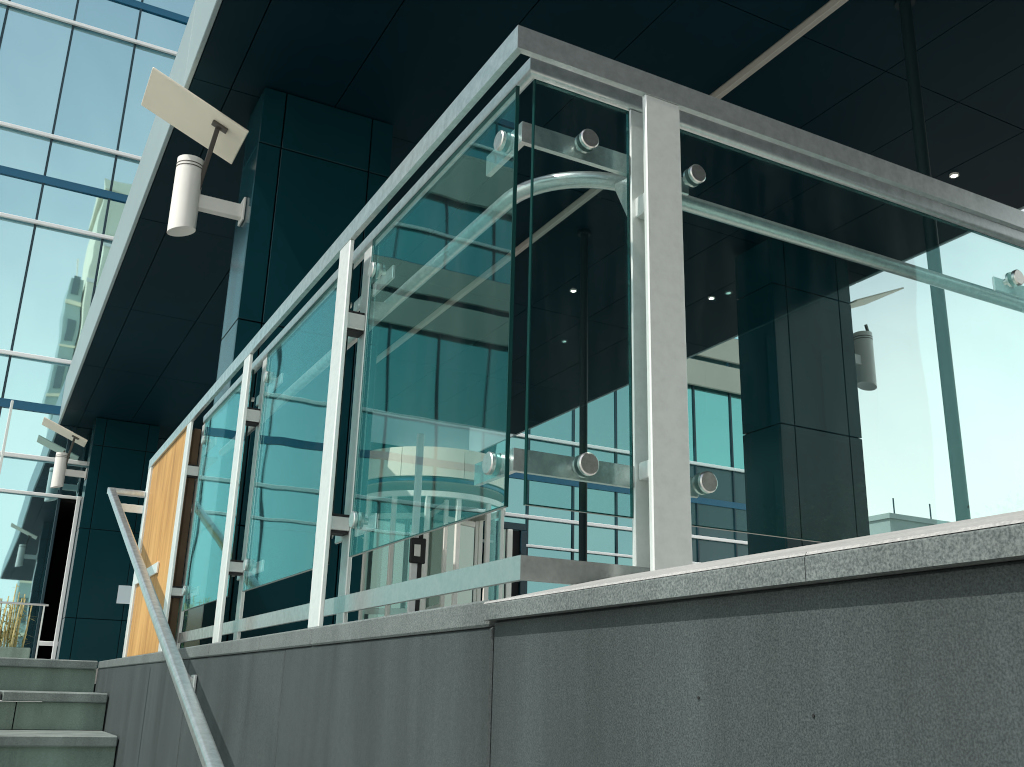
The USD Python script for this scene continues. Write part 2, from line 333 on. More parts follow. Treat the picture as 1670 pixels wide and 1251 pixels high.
for xs in (sx, sx2):
    for a, b in zip(xs[:-1], xs[1:]):
        for c, d in zip(sy[:-1], sy[1:]):
            if a > 4.0 and c > 11.7: continue
            dz = rng.uniform(0, 0.002)
            obj('soffit_panel', box(a + 0.0035, b - 0.0035, c + 0.0035, d - 0.0035, ZS + dz, ZS + 0.027), SOFFIT, cn)
obj('soffit_trim', box(3.411, 3.449, CY0, YF - 0.02, ZS - 0.038, ZS + 0.026, 0.003), TRIM, cn)

# ------------------------------------------------------------------ columns (local origin: outer front corner at the floor; x goes inward)
CW, CD, CH = 0.83, 0.42, ZS - 0.15
def make_column(label):
    c = thing('clad_column', label, 'column', (1.03, 5.30, 0.15), group='clad columns under the canopy')
    obj('core', box(0.02, CW - 0.02, 0.02, CD - 0.02, 0, CH - 0.004), JOINT, c)
    zs = [0.0, 0.685, 1.835, 2.96, CH - 0.006]
    xs = [0.0, 0.135, 0.69, CW]
    e = 0.0045
    for a, b in zip(zs[:-1], zs[1:]):
        for p, q in zip(xs[:-1], xs[1:]):
            for y0, y1 in ((0.0, 0.018), (CD - 0.018, CD)):
                obj('cladding_panel', box(p + (e if p > 0 else 0.0), q - (e if q < CW else 0), y0, y1, a + e, b - e, 0.002), CLAD, c)
        for x0, x1 in ((0.0, 0.018), (CW - 0.018, CW)):
            obj('cladding_panel', box(x0, x1, 0.0195, CD - 0.0195, a + e, b - e, 0.002), CLAD, c)
    return c
col1 = make_column('dark teal clad column carrying the nearest, largest wall lamp at left')
dup(col1, (1.03, 14.13, 0.15), 0, 'dark teal clad column with the notice, between the doorway and plywood')
dup(col1, (5.845, 5.72, 0.15), 180, 'dark teal clad column behind the right glass panels, against white sky')

# ------------------------------------------------------------------ wall lamps (local origin on the column face, arm reaching to -x)
lamp_white = plain('lamp_white', (0.76, 0.75, 0.71), 0.4, noise=4.0, amp=0.05)
lamp_panel = plain('lamp_panel_white', (0.82, 0.76, 0.64), 0.55, noise=2.0, amp=0.05)
lamp_rod = plain('lamp_rod', (0.10, 0.09, 0.08), 0.4, metal=0.5)
def make_lamp(label):
    l = thing('wall_lamp', label, 'wall lamp', (1.028, 5.51, 2.74), group='tilted reflector wall lamps on the columns')
    obj('wall_plate', box(-0.014, 0.0, -0.055, 0.055, -0.075, 0.075, 0.003), lamp_white, l)
    obj('arm', box(-0.29, -0.012, -0.03, 0.03, -0.05, 0.035, 0.004), lamp_white, l)
    n = 28; R = 0.078; cx = -0.335
    ang = np.arange(n) * 2 * np.pi / n
    x, y = R * np.cos(ang), R * np.sin(ang)
    top = 0.245 + 0 * x
    bot = -0.235 + 0.45 * (x) * 0.6 + 0.02
    v = np.vstack([np.column_stack([x + cx, y, top]), np.column_stack([x + cx, y, bot]), [[cx, 0, 0.245]], [[cx, 0, -0.19]]])
    f = []
    for i in range(n):
        j = (i + 1) % n
        f += [[i, n + i, n + j], [i, n + j, j], [2 * n, i, j], [2 * n + 1, n + j, n + i]]
    m = trimesh.Trimesh(v, np.array(f), process=False); m.fix_normals()
    t = obj('lamp_tube', m, lamp_white, l, smooth=40)
    for z in (0.205, 0.185):
        r = lathe([(R - 0.01, -0.003), (R + 0.0015, -0.003), (R + 0.0015, 0.003), (R - 0.01, 0.003)]); r.apply_translation([cx, 0, z])
        obj('tube_groove', r, lamp_rod, t, smooth=40)
    obj('rod', bar((cx + 0.055, -0.03, 0.05), (cx + 0.118, -0.09, 0.50), 0.028, 0.014, 0.003, up=(0, 1, 0.2)), lamp_rod, l)
    # tilted reflector panel, high on the outer side
    p0, p1 = np.array([-0.640, 0, 0.655]), np.array([-0.064, 0, 0.415])
    d = (p1 - p0); L = np.linalg.norm(d); d /= L
    pm = box(0, L, -0.215, 0.215, -0.007, 0.007, 0.003)
    T = np.eye(4); T[:3, 0] = d; T[:3, 2] = np.cross(d, [0, 1, 0]); T[:3, 3] = p0; pm.apply_transform(T)
    obj('reflector_panel', pm, lamp_panel, l)
    tb = bar((cx + 0.075, -0.105, 0.478), (cx + 0.165, -0.105, 0.441), 0.045, 0.018, 0.003)
    obj('panel_clip', tb, lamp_rod, l)
    hb = bar((cx - 0.0, 0.06, 0.245), (cx + 0.03, 0.07, 0.30), 0.02, 0.02, 0.002, up=(0, 1, 0))
    obj('hinge', hb, lamp_rod, l)
    return l
lamp1 = make_lamp('large cream wall lamp nearest the camera, its reflector over the pale fascia')
dup(lamp1, (1.028, 14.34, 2.74), 0, 'small distant cream wall lamp beside the dark doorway at left')
dup(lamp1, (5.847, 5.51, 2.74), 180, 'silhouetted wall lamp seen through the right glass against white sky')

# ------------------------------------------------------------------ curtain wall
fb = thing('office_building', 'tall blue mirror glass curtain wall behind the canopy', 'building')
P = 0.9225
X_LO, X_HI, Z_TOP = -13.0, 13.55, 21.2
mx = sorted([0.775 + P * k for k in range(-16, 14)])
mx = [x for x in mx if X_LO < x < X_HI] + [X_HI]
rows = [0.15, 2.49, 2.985]
z = 2.985
while z < Z_TOP:
    rows += [z + 0.715, z + 1.425, z + 3.45]; z += 3.45
rows = [r for r in rows if r <= Z_TOP]
rest, wing = [], []
DOOR = (0.62, 1.02)
def pane_mesh(x0, x1, z0, z1):
    m = box(x0, x1, 0, 0.02, z0, z1); c = np.array([(x0 + x1) / 2, 0.01, (z0 + z1) / 2])
    for ax, s in (([1, 0, 0], 0.002), ([0, 0, 1], 0.002)):
        m.apply_transform(trimesh.transformations.rotation_matrix(rng.normal(0, s), ax, c))
    m.apply_translation([0, YF, 0]); return m
npane = 0
for i, (x0, x1) in enumerate(zip(mx[:-1], mx[1:])):
    for a, b in zip(rows[:-1], rows[1:]):
        if abs(x0 - 0.775) < 0.01 and a < 0.2: continue       # open doorway
        m = pane_mesh(x0 + 0.012, x1 - 0.012, a + 0.012, b - 0.012)
        if x0 > 10.9 and b < 4.5:
            obj('lobby_pane', m, LOBBY, fb); continue
        if x1 < -2.9: wing.append(m); continue
        seen = (x0 > -1.4 and x1 < 1.0) or (x0 > 1.0 and b < 7.0)
        if seen and npane < 290:
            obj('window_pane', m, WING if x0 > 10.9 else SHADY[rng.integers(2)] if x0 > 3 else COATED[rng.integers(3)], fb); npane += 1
        else:
            rest.append(m)
obj('window_pane_field', join(*rest), COATED[0], fb, kind='stuff')
obj('wing_pane_field', join(*wing), WING, fb, kind='stuff')
obj('back_wall', box(X_LO, 0.76, YF + 0.05, YF + 12, 0.151, Z_TOP), MULL, fb)
obj('back_wall', box(1.70, X_HI - 0.001, YF + 0.05, YF + 12, 0.151, Z_TOP), MULL, fb)
obj('back_wall', box(0.762, 1.698, YF + 0.05, YF + 12, 2.5, Z_TOP), MULL, fb)
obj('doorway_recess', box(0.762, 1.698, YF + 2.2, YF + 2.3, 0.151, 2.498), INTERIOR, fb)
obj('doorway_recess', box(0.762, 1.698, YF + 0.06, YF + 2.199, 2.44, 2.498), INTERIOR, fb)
obj('door_jamb', box(0.975, 1.025, 14.56, 14.60, 0.151, 2.47, 0.004), TRANSOM, fb)
obj('roof_cap', box(X_LO - 0.05, X_HI + 0.05, YF - 0.06, YF + 12.05, Z_TOP, Z_TOP + 0.5), FASCIA, fb)
for x in mx:
    z_from = 0.15
    obj('mullion', box(x - 0.017, x + 0.017, YF - 0.03, YF + 0.04, z_from, Z_TOP - 0.003), MULL, fb)
obj('end_fin', box(X_HI + 0.02, X_HI + 0.06, YF - 0.10, YF + 12, 0.151, Z_TOP - 0.004), FASCIA, fb)
for k, r in enumerate(rows[1:]):
    if k == 0: continue
    if (k - 2) % 3 == 0 and k >= 2:
        obj('blue_band', box(X_LO, X_HI, YF - 0.034, YF - 0.002, r - 0.06, r + 0.06), BLUE, fb)
    else:
        obj('white_transom', box(X_LO, X_HI, YF - 0.085, YF - 0.032, r - 0.027, r + 0.027, 0.006), TRANSOM, fb)
obj('white_transom', box(X_LO, X_HI, YF - 0.075, YF - 0.032, 2.49 - 0.02, 2.49 + 0.02, 0.005), TRANSOM, fb)
obj('push_bar', box(0.80, 1.67, YF - 0.05, YF - 0.01, 0.50, 0.56, 0.006), TRANSOM, fb)
# grey stone band on the wings outside the frame, mirrored in the railing glass
for (a, b) in ((X_LO, -3.1), (11.0, X_HI)):
    obj('stone_band', box(a, b, YF - 0.16, YF - 0.09, 5.98, 6.50), STONE_BAND, fb)
    obj('stone_band', box(a, b, YF - 0.16, YF - 0.09, 6.62, 7.14), STONE_BAND, fb)
obj('stone_band', box(X_LO, -3.1, YF - 0.16, YF - 0.09, 8.6, 9.55), STONE_BAND, fb)

# ------------------------------------------------------------------ revolving door
RX, RY, RR = 5.95, 14.0, 1.20
rd = thing('revolving_door', 'cream drum-topped revolving door seen through the corner glass', 'revolving door', (RX, RY, 0.15))
def ring(r0, r1, z0, z1, seg=56):
    return lathe([(r0, z0), (r1, z0), (r1, z1), (r0, z1), (r0, z0)], seg)
n_drum = 8
for k in range(n_drum):
    a0, a1 = -math.pi + k * 2 * math.pi / n_drum + 0.004, -math.pi + (k + 1) * 2 * math.pi / n_drum - 0.004
    th = np.linspace(a0, a1, 10)
    outer = [(RR * math.cos(t), RR * math.sin(t)) for t in th]; inner = [((RR - 0.03) * math.cos(t), (RR - 0.03) * math.sin(t)) for t in th[::-1]]
    obj('drum_panel', prism(outer + inner, 2.87, 3.30), DRUM, rd, smooth=30)
obj('drum_top', lathe([(0, 3.285), (RR - 0.035, 3.285), (RR - 0.035, 3.299), (0, 3.299)], 48), FRAME, rd)
obj('drum_ceiling', lathe([(0, 2.79), (RR - 0.06, 2.79), (RR - 0.06, 2.865), (0, 2.865)], 48), STONE_BAND, rd)
obj('blue_ring', ring(RR - 0.055, RR - 0.02, 2.805, 2.85), BLUE, rd, smooth=40)
obj('head_ring', ring(RR - 0.10, RR - 0.03, 2.58, 2.66), FRAME, rd, smooth=40)
obj('floor_ring', ring(RR - 0.10, RR - 0.03, 0.0, 0.05), FRAME, rd, smooth=40)
for t in np.radians([-165, -140, -115, -92, -64, -40, -15, 20, 160]):
    c = np.array([math.cos(t), math.sin(t)]) * (RR - 0.065)
    obj('door_post', box(c[0] - 0.035, c[0] + 0.035, c[1] - 0.03, c[1] + 0.03, 0.05, 2.58, 0.006), FRAME, rd)
for t0, t1 in ((-165, -140), (-140, -115), (-64, -40), (-40, -15)):
    th = np.radians(np.linspace(t0 + 1.5, t1 - 1.5, 8)); r = RR - 0.065
    outer = [((r + 0.006) * math.cos(t), (r + 0.006) * math.sin(t)) for t in th]; inner = [((r - 0.006) * math.cos(t), (r - 0.006) * math.sin(t)) for t in th[::-1]]
    obj('curved_pane', prism(outer + inner, 0.052, 2.578), GLASS, rd, smooth=30)
for t in np.radians([-100, 20, 140]):
    u = np.array([math.cos(t), math.sin(t), 0])
    lf = part('door_leaf', rd)
    for s in (0.05, RR - 0.16):
        q = u * s; obj('stile', box(q[0] - 0.028, q[0] + 0.028, q[1] - 0.028, q[1] + 0.028, 0.06, 2.56, 0.005), FRAME, lf)
    for zz in (0.12, 1.05, 2.5):
        obj('rail', bar(u * 0.08 + [0, 0, zz], u * (RR - 0.2) + [0, 0, zz], 0.04, 0.09), FRAME, lf)
    obj('leaf_pane', bar(u * 0.08 + [0, 0, 1.3], u * (RR - 0.2) + [0, 0, 1.3], 0.008, 2.3, 0), DOORGLASS, lf)
# portal to the right of the door
po = thing('side_door', 'dark framed side door between the revolving door and mirror glass', 'door', (7.42, 14.55, 0.15))
for x in (0.0, 0.20, 0.46): obj('jamb', box(x - 0.05, x + 0.05, -0.06, 0.06, 0, 2.52, 0.006), MULL if x != 0.20 else FRAME, po)
obj('lintel', box(-0.05, 0.51, -0.05, 0.05, 2.525, 2.64, 0.006), MULL, po)
obj('door_panel', box(0.255, 0.405, -0.02, 0.02, 0.005, 2.515), INTERIOR, po)
obj('door_panel', box(0.055, 0.145, -0.02, 0.02, 0.005, 2.515), DOORGLASS, po)

# slim post with black reader box in front of the revolving door
ap = thing('access_post', 'slim white post with a black reader box before the revolving door', 'post', (4.50, 11.0, 0.15))
obj('post', box(-0.045, 0.045, -0.02, 0.02, 0, 2.93, 0.008), TRANSOM, ap)
obj('dark_channel', box(0.048, 0.10, -0.02, 0.03, 0, 1.9, 0.004), BLACK, ap)  # black strip painted in for the shadow down the post side
rb = obj('reader_box', box(-0.075, 0.125, -0.065, -0.022, 1.34, 1.64, 0.012), BLACK, ap)
obj('keypad', box(-0.03, 0.05, -0.074, -0.066, 1.42, 1.56, 0.004), FRAME, rb)
obj('base_plate', box(-0.1, 0.13, -0.08, 0.08, 0.0, 0.02, 0.004), STEEL2, ap)

# ------------------------------------------------------------------ slim dark poles under the canopy
def make_pole(label, x, y):
    p = thing('slim_pole', label, 'pole', (x, y, 0.15), group='slim dark poles under the canopy')
    obj('shaft', tube([(0, 0, 0.012), (0, 0, 1.6), (0, 0, ZS - 0.176)], 0.030, 20), POLE, p, smooth=40)
    obj('foot', lathe([(0, 0), (0.075, 0), (0.075, 0.01), (0.034, 0.014), (0, 0.014)]), POLE, p, smooth=30)
    obj('head_collar', lathe([(0, ZS - 0.176), (0.05, ZS - 0.176), (0.05, ZS - 0.155), (0, ZS - 0.155)]), POLE, p, smooth=30)
    return p
pole1 = make_pole('slim dark pole rising through the right glass against white sky', 3.73, 2.86)
dup(pole1, (3.73, 5.98, 0.15), 0, 'slim dark pole behind the small corner glass panel')

# ------------------------------------------------------------------ downlights in the soffit
def make_light(x, y, label):
    d = thing('downlight', label, 'ceiling light', (x, y, ZS - 0.001), group='small lit downlights in the canopy soffit')
    obj('lens', lathe([(0, -0.012), (0.02, -0.012), (0.02, -0.004), (0, -0.004)], 20), LAMP_ON, d)
    obj('bezel', ring(0.022, 0.032, -0.012, 0.0, 20), FRAME, d, smooth=30)
    return d
dl = make_light(5.43, 3.93, 'small lit downlight in the soffit near the right end of the top rail')
for x, y, lab in ((4.26, 7.01, 'small lit downlight seen through the small corner glass panel'),
                  (5.41, 6.50, 'small lit downlight seen through the right glass beside the big post'),
                  (5.43, -3.3, 'small lit downlight behind the camera, nearer of two mirrored in the right glass'),
                  (4.9, -5.2, 'small lit downlight behind the camera, farther of two mirrored in the right glass')):
    dup(dl, (x, y, ZS - 0.001), 0, lab)

# ------------------------------------------------------------------ the glass railing
gr = thing('glass_railing', 'steel and glass railing turning a corner on the terrace wall', 'railing')
XO, XI, XG = 0.760, 0.830, 0.797          # outer plane, inner plane, glass plane (long side)
YO, YI, YG = 1.469, 1.539, 1.503          # the same on the short side
YE, XE = 6.02, 3.70                        # ends of the railing
def L_rail(x, y, w, z0, z1, ye, xe, b):
    # two mitred lengths
    m1 = prism([(x, y), (x + w, y + w), (x + w, ye), (x, ye)], z0, z1)
    m2 = prism([(x, y), (xe, y), (xe, y + w), (x + w, y + w)], z0, z1)
    return m1, m2
for m in L_rail(XO, YO, 0.015, 1.222, 1.274, YE, XE, 0.004): obj('top_rail', m, RAIL, gr)
# round-edged second rail
def rr_profile(w, h, r, n=5):
    pts = []
    for cx, cz, a in ((w / 2 - r, h / 2 - r, 0), (-w / 2 + r, h / 2 - r, 90), (-w / 2 + r, -h / 2 + r, 180), (w / 2 - r, -h / 2 + r, 270)):
        for k in range(n): t = math.radians(a + 90 * k / (n - 1)); pts.append((cx + r * math.cos(t), cz + r * math.sin(t)))
    return pts
def sweep_y(prof, x, z, y0, y1, mit0=0.0):
    P = np.array(prof); n = len(P)
    a = np.column_stack([P[:, 0] + x, np.full(n, y0) + mit0 * (P[:, 0]), P[:, 1] + z]); b = np.column_stack([P[:, 0] + x, np.full(n, y1), P[:, 1] + z])
    v = np.vstack([a, b, a.mean(0), b.mean(0)]); f = []
    for i in range(n):
        j = (i + 1) % n; f += [[i, j, n + j], [i, n + j, n + i], [2 * n, j, i], [2 * n + 1, n + i, n + j]]
    m = trimesh.Trimesh(v, np.array(f), process=False); m.fix_normals(); return m
W2 = 0.024; prof = rr_profile(W2, 0.044, 0.010)
a = sweep_y(prof, 0.825 + W2 / 2, 1.249, 1.535 + W2 / 2, 4.80, 1.0)
obj('second_rail', a, RAIL, gr, smooth=40)
b_ = sweep_y(prof, 1.535 + W2 / 2, 1.249, 0.825 + W2 / 2, XE, 1.0)
v = b_.vertices.copy(); b_.vertices = v[:, [1, 0, 2]]; b_.fix_normals()
obj('second_rail', b_, RAIL, gr, smooth=40)
# main flat bar posts
PY = [2.508, 3.655, 4.80, 5.975]
for y in PY:
    obj('main_post', box(XO + 0.001, XO + 0.014, y - 0.045, y + 0.045, Z0 + 0.001, 1.2215, 0.0025), STEEL, gr)
PX = [1.112, 2.47, 3.62]
for x in PX:
    obj('main_post', box(x - 0.045, x + 0.045, YO + 0.001, YO + 0.014, 0.2118, 1.2215, 0.0025), STEEL, gr)
# inner posts
for y in PY[:3]:
    obj('inner_post', box(XI, XI + 0.012, y - 0.030, y + 0.030, Z0 + 0.001, 1.226, 0.002), STEEL, gr)
for x in PX:
    obj('inner_post', box(x - 0.036, x + 0.020, YI, YI + 0.012, 0.151, 1.226, 0.002), STEEL, gr)
# spacer blocks between outer and inner posts
for y in PY[:3]:
    for z0, z1 in ((0.965, 1.010), (0.405, 0.440)):
        blk = obj('spacer_block', box(XO + 0.016, XI - 0.001, y - 0.028, y + 0.028, z0, z1, 0.002), STEEL, gr)
        for zz in (z0 - 0.008, z1 + 0.001):
            obj('rubber_pad', box(XO + 0.017, XI - 0.002, y - 0.022, y + 0.022, zz, zz + 0.007), BLACK, blk)
for x in PX:
    for z0, z1 in ((0.965, 1.010), (0.405, 0.440)):
        obj('spacer_block', box(x - 0.028, x + 0.018, YO + 0.016, YI - 0.001, z0, z1, 0.002), STEEL, gr)
# bottom rail
ZB0, ZB1 = 0.197, 0.240
m1, m2 = L_rail(XI - 0.001, YI - 0.004, 0.011, ZB0, ZB1, 4.76, XE, 0)
seg_y = [YI + 0.007] + PY[:3]
obj('bottom_rail', m1, STEEL2, gr); obj('bottom_rail', m2, STEEL2, gr)
# corner brackets
for z0, z1 in ((0.390, 0.432), (1.064, 1.110)):
    obj('corner_bracket', prism([(0.812, YI), (1.075, YI), (1.075, YI + 0.012), (0.824, YI + 0.012), (0.824, 1.70), (0.812, 1.70)], z0, z1), STEEL2, gr)
# glass panels
def pane(x0, x1, y0, y1, z0, z1):
    e = 0.0025
    if x1 - x0 < y1 - y0:
        g = box(x0, x1, y0 + e, y1 - e, z0 + e, z1 - e)
        ed = [box(x0, x1, y0, y0 + e - 0.0002, z0, z1), box(x0, x1, y1 - e + 0.0002, y1, z0, z1), box(x0, x1, y0 + e, y1 - e, z0, z0 + e - 0.0002), box(x0, x1, y0 + e, y1 - e, z1 - e + 0.0002, z1)]
    else:
        g = box(x0 + e, x1 - e, y0, y1, z0 + e, z1 - e)
        ed = [box(x0, x0 + e - 0.0002, y0, y1, z0, z1), box(x1 - e + 0.0002, x1, y0, y1, z0, z1), box(x0 + e, x1 - e, y0, y1, z0, z0 + e - 0.0002), box(x0 + e, x1 - e, y0, y1, z1 - e + 0.0002, z1)]
    p = obj('glass_panel', g, GLASS, gr)
    obj('glass_edge', join(*ed), EDGE, p)
ZG0, ZG1 = 0.323, 1.190
pane(XG, XG + 0.008, 1.541, 2.374, ZG0, ZG1)
pane(XG, XG + 0.008, 2.550, 3.478, ZG0, ZG1)
pane(XG, XG + 0.008, 3.700, 4.580, ZG0, ZG1)
pane(0.819, 1.048, YG, YG + 0.008, ZG0, ZG1)
pane(1.150, 2.390, YG, YG + 0.008, ZG0, ZG1)
pane(2.490, 3.590, YG, YG + 0.008, ZG0, ZG1)
# round glass clamps
def clamp_mesh():
    return lathe([(0, -0.0105), (0.019, -0.0105), (0.0215, -0.0085), (0.0215, -0.0015), (0.0, -0.0015)], 32), \
           lathe([(0, 0.0095), (0.0215, 0.0095), (0.0215, 0.016), (0.009, 0.022), (0.009, 0.032), (0, 0.032)], 32)
def clamp(p, axis):
    a, b = clamp_mesh()
    for m in (a, b): rot_to(m, axis); m.apply_translation(p)
    c = obj('glass_clamp', a, CLAMP, gr, smooth=30)
    obj('clamp_back', b, CLAMP, c, smooth=30)
for z in (1.088, 0.411):
    for y in (1.596, 2.344, 2.620, 3.444, 3.765, 4.545): clamp((XG, y, z), (1, 0, 0))
    for x in (0.945, 1.220, 2.275, 2.58): clamp((x, YG, z), (0, 1, 0))
# inner stubs carrying the clamps beside the posts
for z0, z1 in ((0.391, 0.431), (1.068, 1.108)):
    for x, d in ((1.220, -1), (2.275, 1), (2.58, -1)):
        xp = {1.220: 1.132, 2.275: 2.434, 2.58: 2.49}[x]
        obj('clamp_arm', box(min(x - 0.02, xp) if d < 0 else x - 0.02, max(x + 0.02, xp) if d > 0 else x + 0.02, YI + 0.0125, YI + 0.02, z0, z1, 0.002), STEEL2, gr)
for y, yp in ((2.344, 2.479), (2.620, 2.537), (3.444, 3.626), (3.765, 3.684), (4.545, 4.771)):
    for z in (1.088, 0.411):
        obj('clamp_arm', box(XI + 0.0125, XI + 0.02, min(y - 0.02, yp), max(y + 0.02, yp), z - 0.02, z + 0.02, 0.002), STEEL2, gr)
# round grab rail on the terrace side, bent round the corner
GX, GY, GZ, BR = 0.925, 1.615, 1.088, 0.20
path = [(GX, y, GZ) for y in np.linspace(4.75, GY + BR, 24)]
path += [(GX + BR - BR * math.cos(t), GY + BR - BR * math.sin(t), GZ) for t in np.linspace(0, math.pi / 2, 18)[1:]]
path += [(x, GY, GZ) for x in np.linspace(GX + BR, XE, 16)[1:]]
obj('grab_rail', tube(path, 0.0185, 20), STEEL2, gr, smooth=50)
# gusset brackets holding the grab rail
for y in PY[:3]:
    tri = prism([(XI + 0.0125, 0.96), (XI + 0.0125, 1.065), (GX - 0.01, 1.075), (GX - 0.01, 1.062)], -0.003, 0.003)
    v = tri.vertices.copy(); tri.vertices = np.column_stack([v[:, 0], y + v[:, 2], v[:, 1]]); tri.fix_normals()
    obj('rail_gusset', tri, STEEL2, gr)
for x in PX:
    tri = prism([(YI + 0.0125, 0.96), (YI + 0.0125, 1.065), (GY - 0.01, 1.075), (GY - 0.01, 1.062)], -0.003, 0.003)
    v = tri.vertices.copy(); tri.vertices = np.column_stack([x - 0.03 + v[:, 2], v[:, 0], v[:, 1]]); tri.fix_normals()
    obj('rail_gusset', tri, STEEL2, gr)

# end bay: plywood boards set in the railing's frame
pb = thing('plywood_infill', 'orange plywood boards filling the far end bay of the railing', 'plywood', (XO + 0.012, 0, 0))
ysb = [4.862, 5.30, 5.925]
for a, b in zip(ysb[:-1], ysb[1:]):
    obj('board', box(0, 0.016, a + 0.002, b - 0.002, 0.158, 1.2205, 0.002), ply, pb)
obj('batten', box(0.018, 0.05, 4.80, 4.86, 0.157, 1.20, 0.003), plain('dark_batten', (0.10, 0.06, 0.03), 0.7, noise=9.0), pb)
obj('frame_strip', box(-0.012, 0.0, 4.846, 4.872, 0.157, 1.2215, 0.002), STEEL, gr)
obj('frame_strip', box(XO, XO + 0.011, 5.2, 5.929, 0.545, 0.600, 0.002), STEEL, gr)

# ------------------------------------------------------------------ stair handrail
hr = thing('stair_handrail', 'steel handrail sloping down the stairs in front of the granite wall', 'handrail')
BRY = 3.88
HX, HYT, HZT, SL = 0.575, 6.0, 1.068, 0.368
def slope_z(y): return HZT - SL * (HYT - y)
prof = rr_profile(0.042, 0.036, 0.011)
def sweep(p, q, prof):
    p, q = np.array(p, float), np.array(q, float); d = q - p; d /= np.linalg.norm(d)
    s = np.cross(d, [0, 0, 1]); s /= np.linalg.norm(s); u = np.cross(s, d); P = np.array(prof); n = len(P)
    a = p + P[:, :1] * s + P[:, 1:] * u; b = q + P[:, :1] * s + P[:, 1:] * u
    v = np.vstack([a, b, p, q]); f = []
    for i in range(n):
        j = (i + 1) % n; f += [[i, j, n + j], [i, n + j, n + i], [2 * n, j, i], [2 * n + 1, n + i, n + j]]
    m = trimesh.Trimesh(v, np.array(f), process=False); m.fix_normals(); return m
obj('sloping_rail', sweep((HX, HYT, HZT), (HX, 0.4, slope_z(0.4)), prof), RAIL, hr, smooth=35)
obj('return_rail', sweep((HX - 0.02, HYT, HZT), (XO - 0.003, HYT, HZT), rr_profile(0.040, 0.036, 0.010)), RAIL, hr, smooth=35)
obj('lower_bracket', box(HX + 0.055, XO - 0.003, HYT - 0.02, HYT - 0.008, 0.955, 1.0, 0.002), STEEL, hr)
for y in (BRY, 1.2):
    z = slope_z(y)
    b = obj('wall_bracket', box(WALLX - 0.012, WALLX - 0.0015, y - 0.03, y + 0.03, z - 0.325, z - 0.237, 0.002), STEEL, hr)
    obj('bracket_arm', tube([(WALLX - 0.012, y, z - 0.255), (WALLX - 0.06, y, z - 0.22), (HX + 0.02, y, z - 0.03), (HX, y, z - 0.012)], 0.008, 10), STEEL2, b, smooth=40)

# ------------------------------------------------------------------ notice on the far column
no = thing('paper_notice', 'small pale blue paper notice taped on the far column', 'notice', (1.62, 14.127, 1.05))
obj('sheet', box(0, 0.20, -0.0015, 0.0, 0, 0.235), PAPER, no)

# ------------------------------------------------------------------ bamboo in a trough at the far left
bp = thing('bamboo_planter', 'trough of dry yellow bamboo with a steel rail by the doorway', 'planter', (-0.22, 12.0, 0.15))
obj('trough', box(-1.0, 0.80, -0.22, 0.22, 0, 0.22, 0.01), GRAN_STEP, bp)
leaves = []
for k in range(120):
    x, y = rng.uniform(-0.95, 0.75), rng.uniform(-0.16, 0.16); h = rng.uniform(0.55, 0.88); lx, ly = rng.normal(0, 0.03, 2)
    obj('bamboo_cane', tube([(x, y, 0.2), (x + lx / 2, y + ly / 2, h * 0.6), (x + lx, y + ly, h)], [0.010, 0.009, 0.006], 6), CANE, bp, smooth=40)
    for _ in range(14):
        t = rng.uniform(0.1, 1); p = np.array([x + lx * t, y + ly * t, 0.2 + (h - 0.2) * t]); a = rng.uniform(0, 2 * math.pi); L = rng.uniform(0.06, 0.12)
        d = np.array([math.cos(a), math.sin(a), rng.uniform(-0.7, 0.3)]); s = np.cross(d, [0, 0, 1]); s /= np.linalg.norm(s) * 1.0
        leaves.append(trimesh.Trimesh([p, p + d * L * 0.45 + s * 0.010, p + d * L, p + d * L * 0.45 - s * 0.010], [[0, 1, 2], [0, 2, 3]], process=False))
obj('foliage', join(*leaves), LEAF, bp, kind='stuff')
obj('top_rail', tube([(-1.0, -0.24, 0.66), (0.90, -0.24, 0.66)], 0.012, 10), STEEL2, bp, smooth=40)
for x in (-0.98, -0.1, 0.86): obj('rail_leg', tube([(x, -0.24, 0.0), (x, -0.24, 0.66)], 0.009, 8), STEEL2, bp, smooth=40)

# ------------------------------------------------------------------ buildings beyond and behind
fbld = thing('low_building', 'low hazy grey building on the horizon behind the right coping', 'building', (45.8, 40, GROUND))
obj('wall', box(0, 60, 0, 14, 0.002, 12.1), FAR, fbld)
obj('parapet', box(-0.1, 60.1, -0.1, 14.1, 12.102, 12.4), FAR, fbld)
for k in range(16):
    for zz in (8.6, 10.6):
        w = obj('window', box(1.2 + k * 3.4, 3.0 + k * 3.4, -0.06, 0.02, zz - 0.7, zz + 0.7), TGLASS, fbld)
for x in (3.9, 7.2): obj('antenna', tube([(x, 3, 12.4), (x, 3, 14.2)], 0.05, 6), MULL, fbld)

tb = thing('cream_tower', 'cream office tower across the forecourt, mirrored in the left curtain wall', 'building', (3.15, -36, GROUND))
H = 33.5
obj('wall', box(0, 5.2, -7, 0, 0.002, H), TOWER, tb)
obj('cornice', box(-0.25, 5.45, -7.25, 0.25, H + 0.002, H + 0.9), TOWER, tb)
for k in range(9):
    obj('floor_band', box(-0.05, 5.25, 0.002, 0.09, 2.4 + k * 3.4, 2.75 + k * 3.4), WHITE, tb)
    for j in range(3):
        obj('window', box(0.5 + j * 1.6, 1.5 + j * 1.6, 0.001, 0.05, 3.3 + k * 3.4, 5.0 + k * 3.4), TGLASS if (k * 3 + j) % 4 else TOWER, tb)
tb2 = thing('teal_tower', 'narrow grey teal building beside the cream tower, mirrored in glass', 'building', (2.2, -38, GROUND))
obj('wall', box(0, 0.85, -4, 0, 0.002, 27.0), TOWER2, tb2)
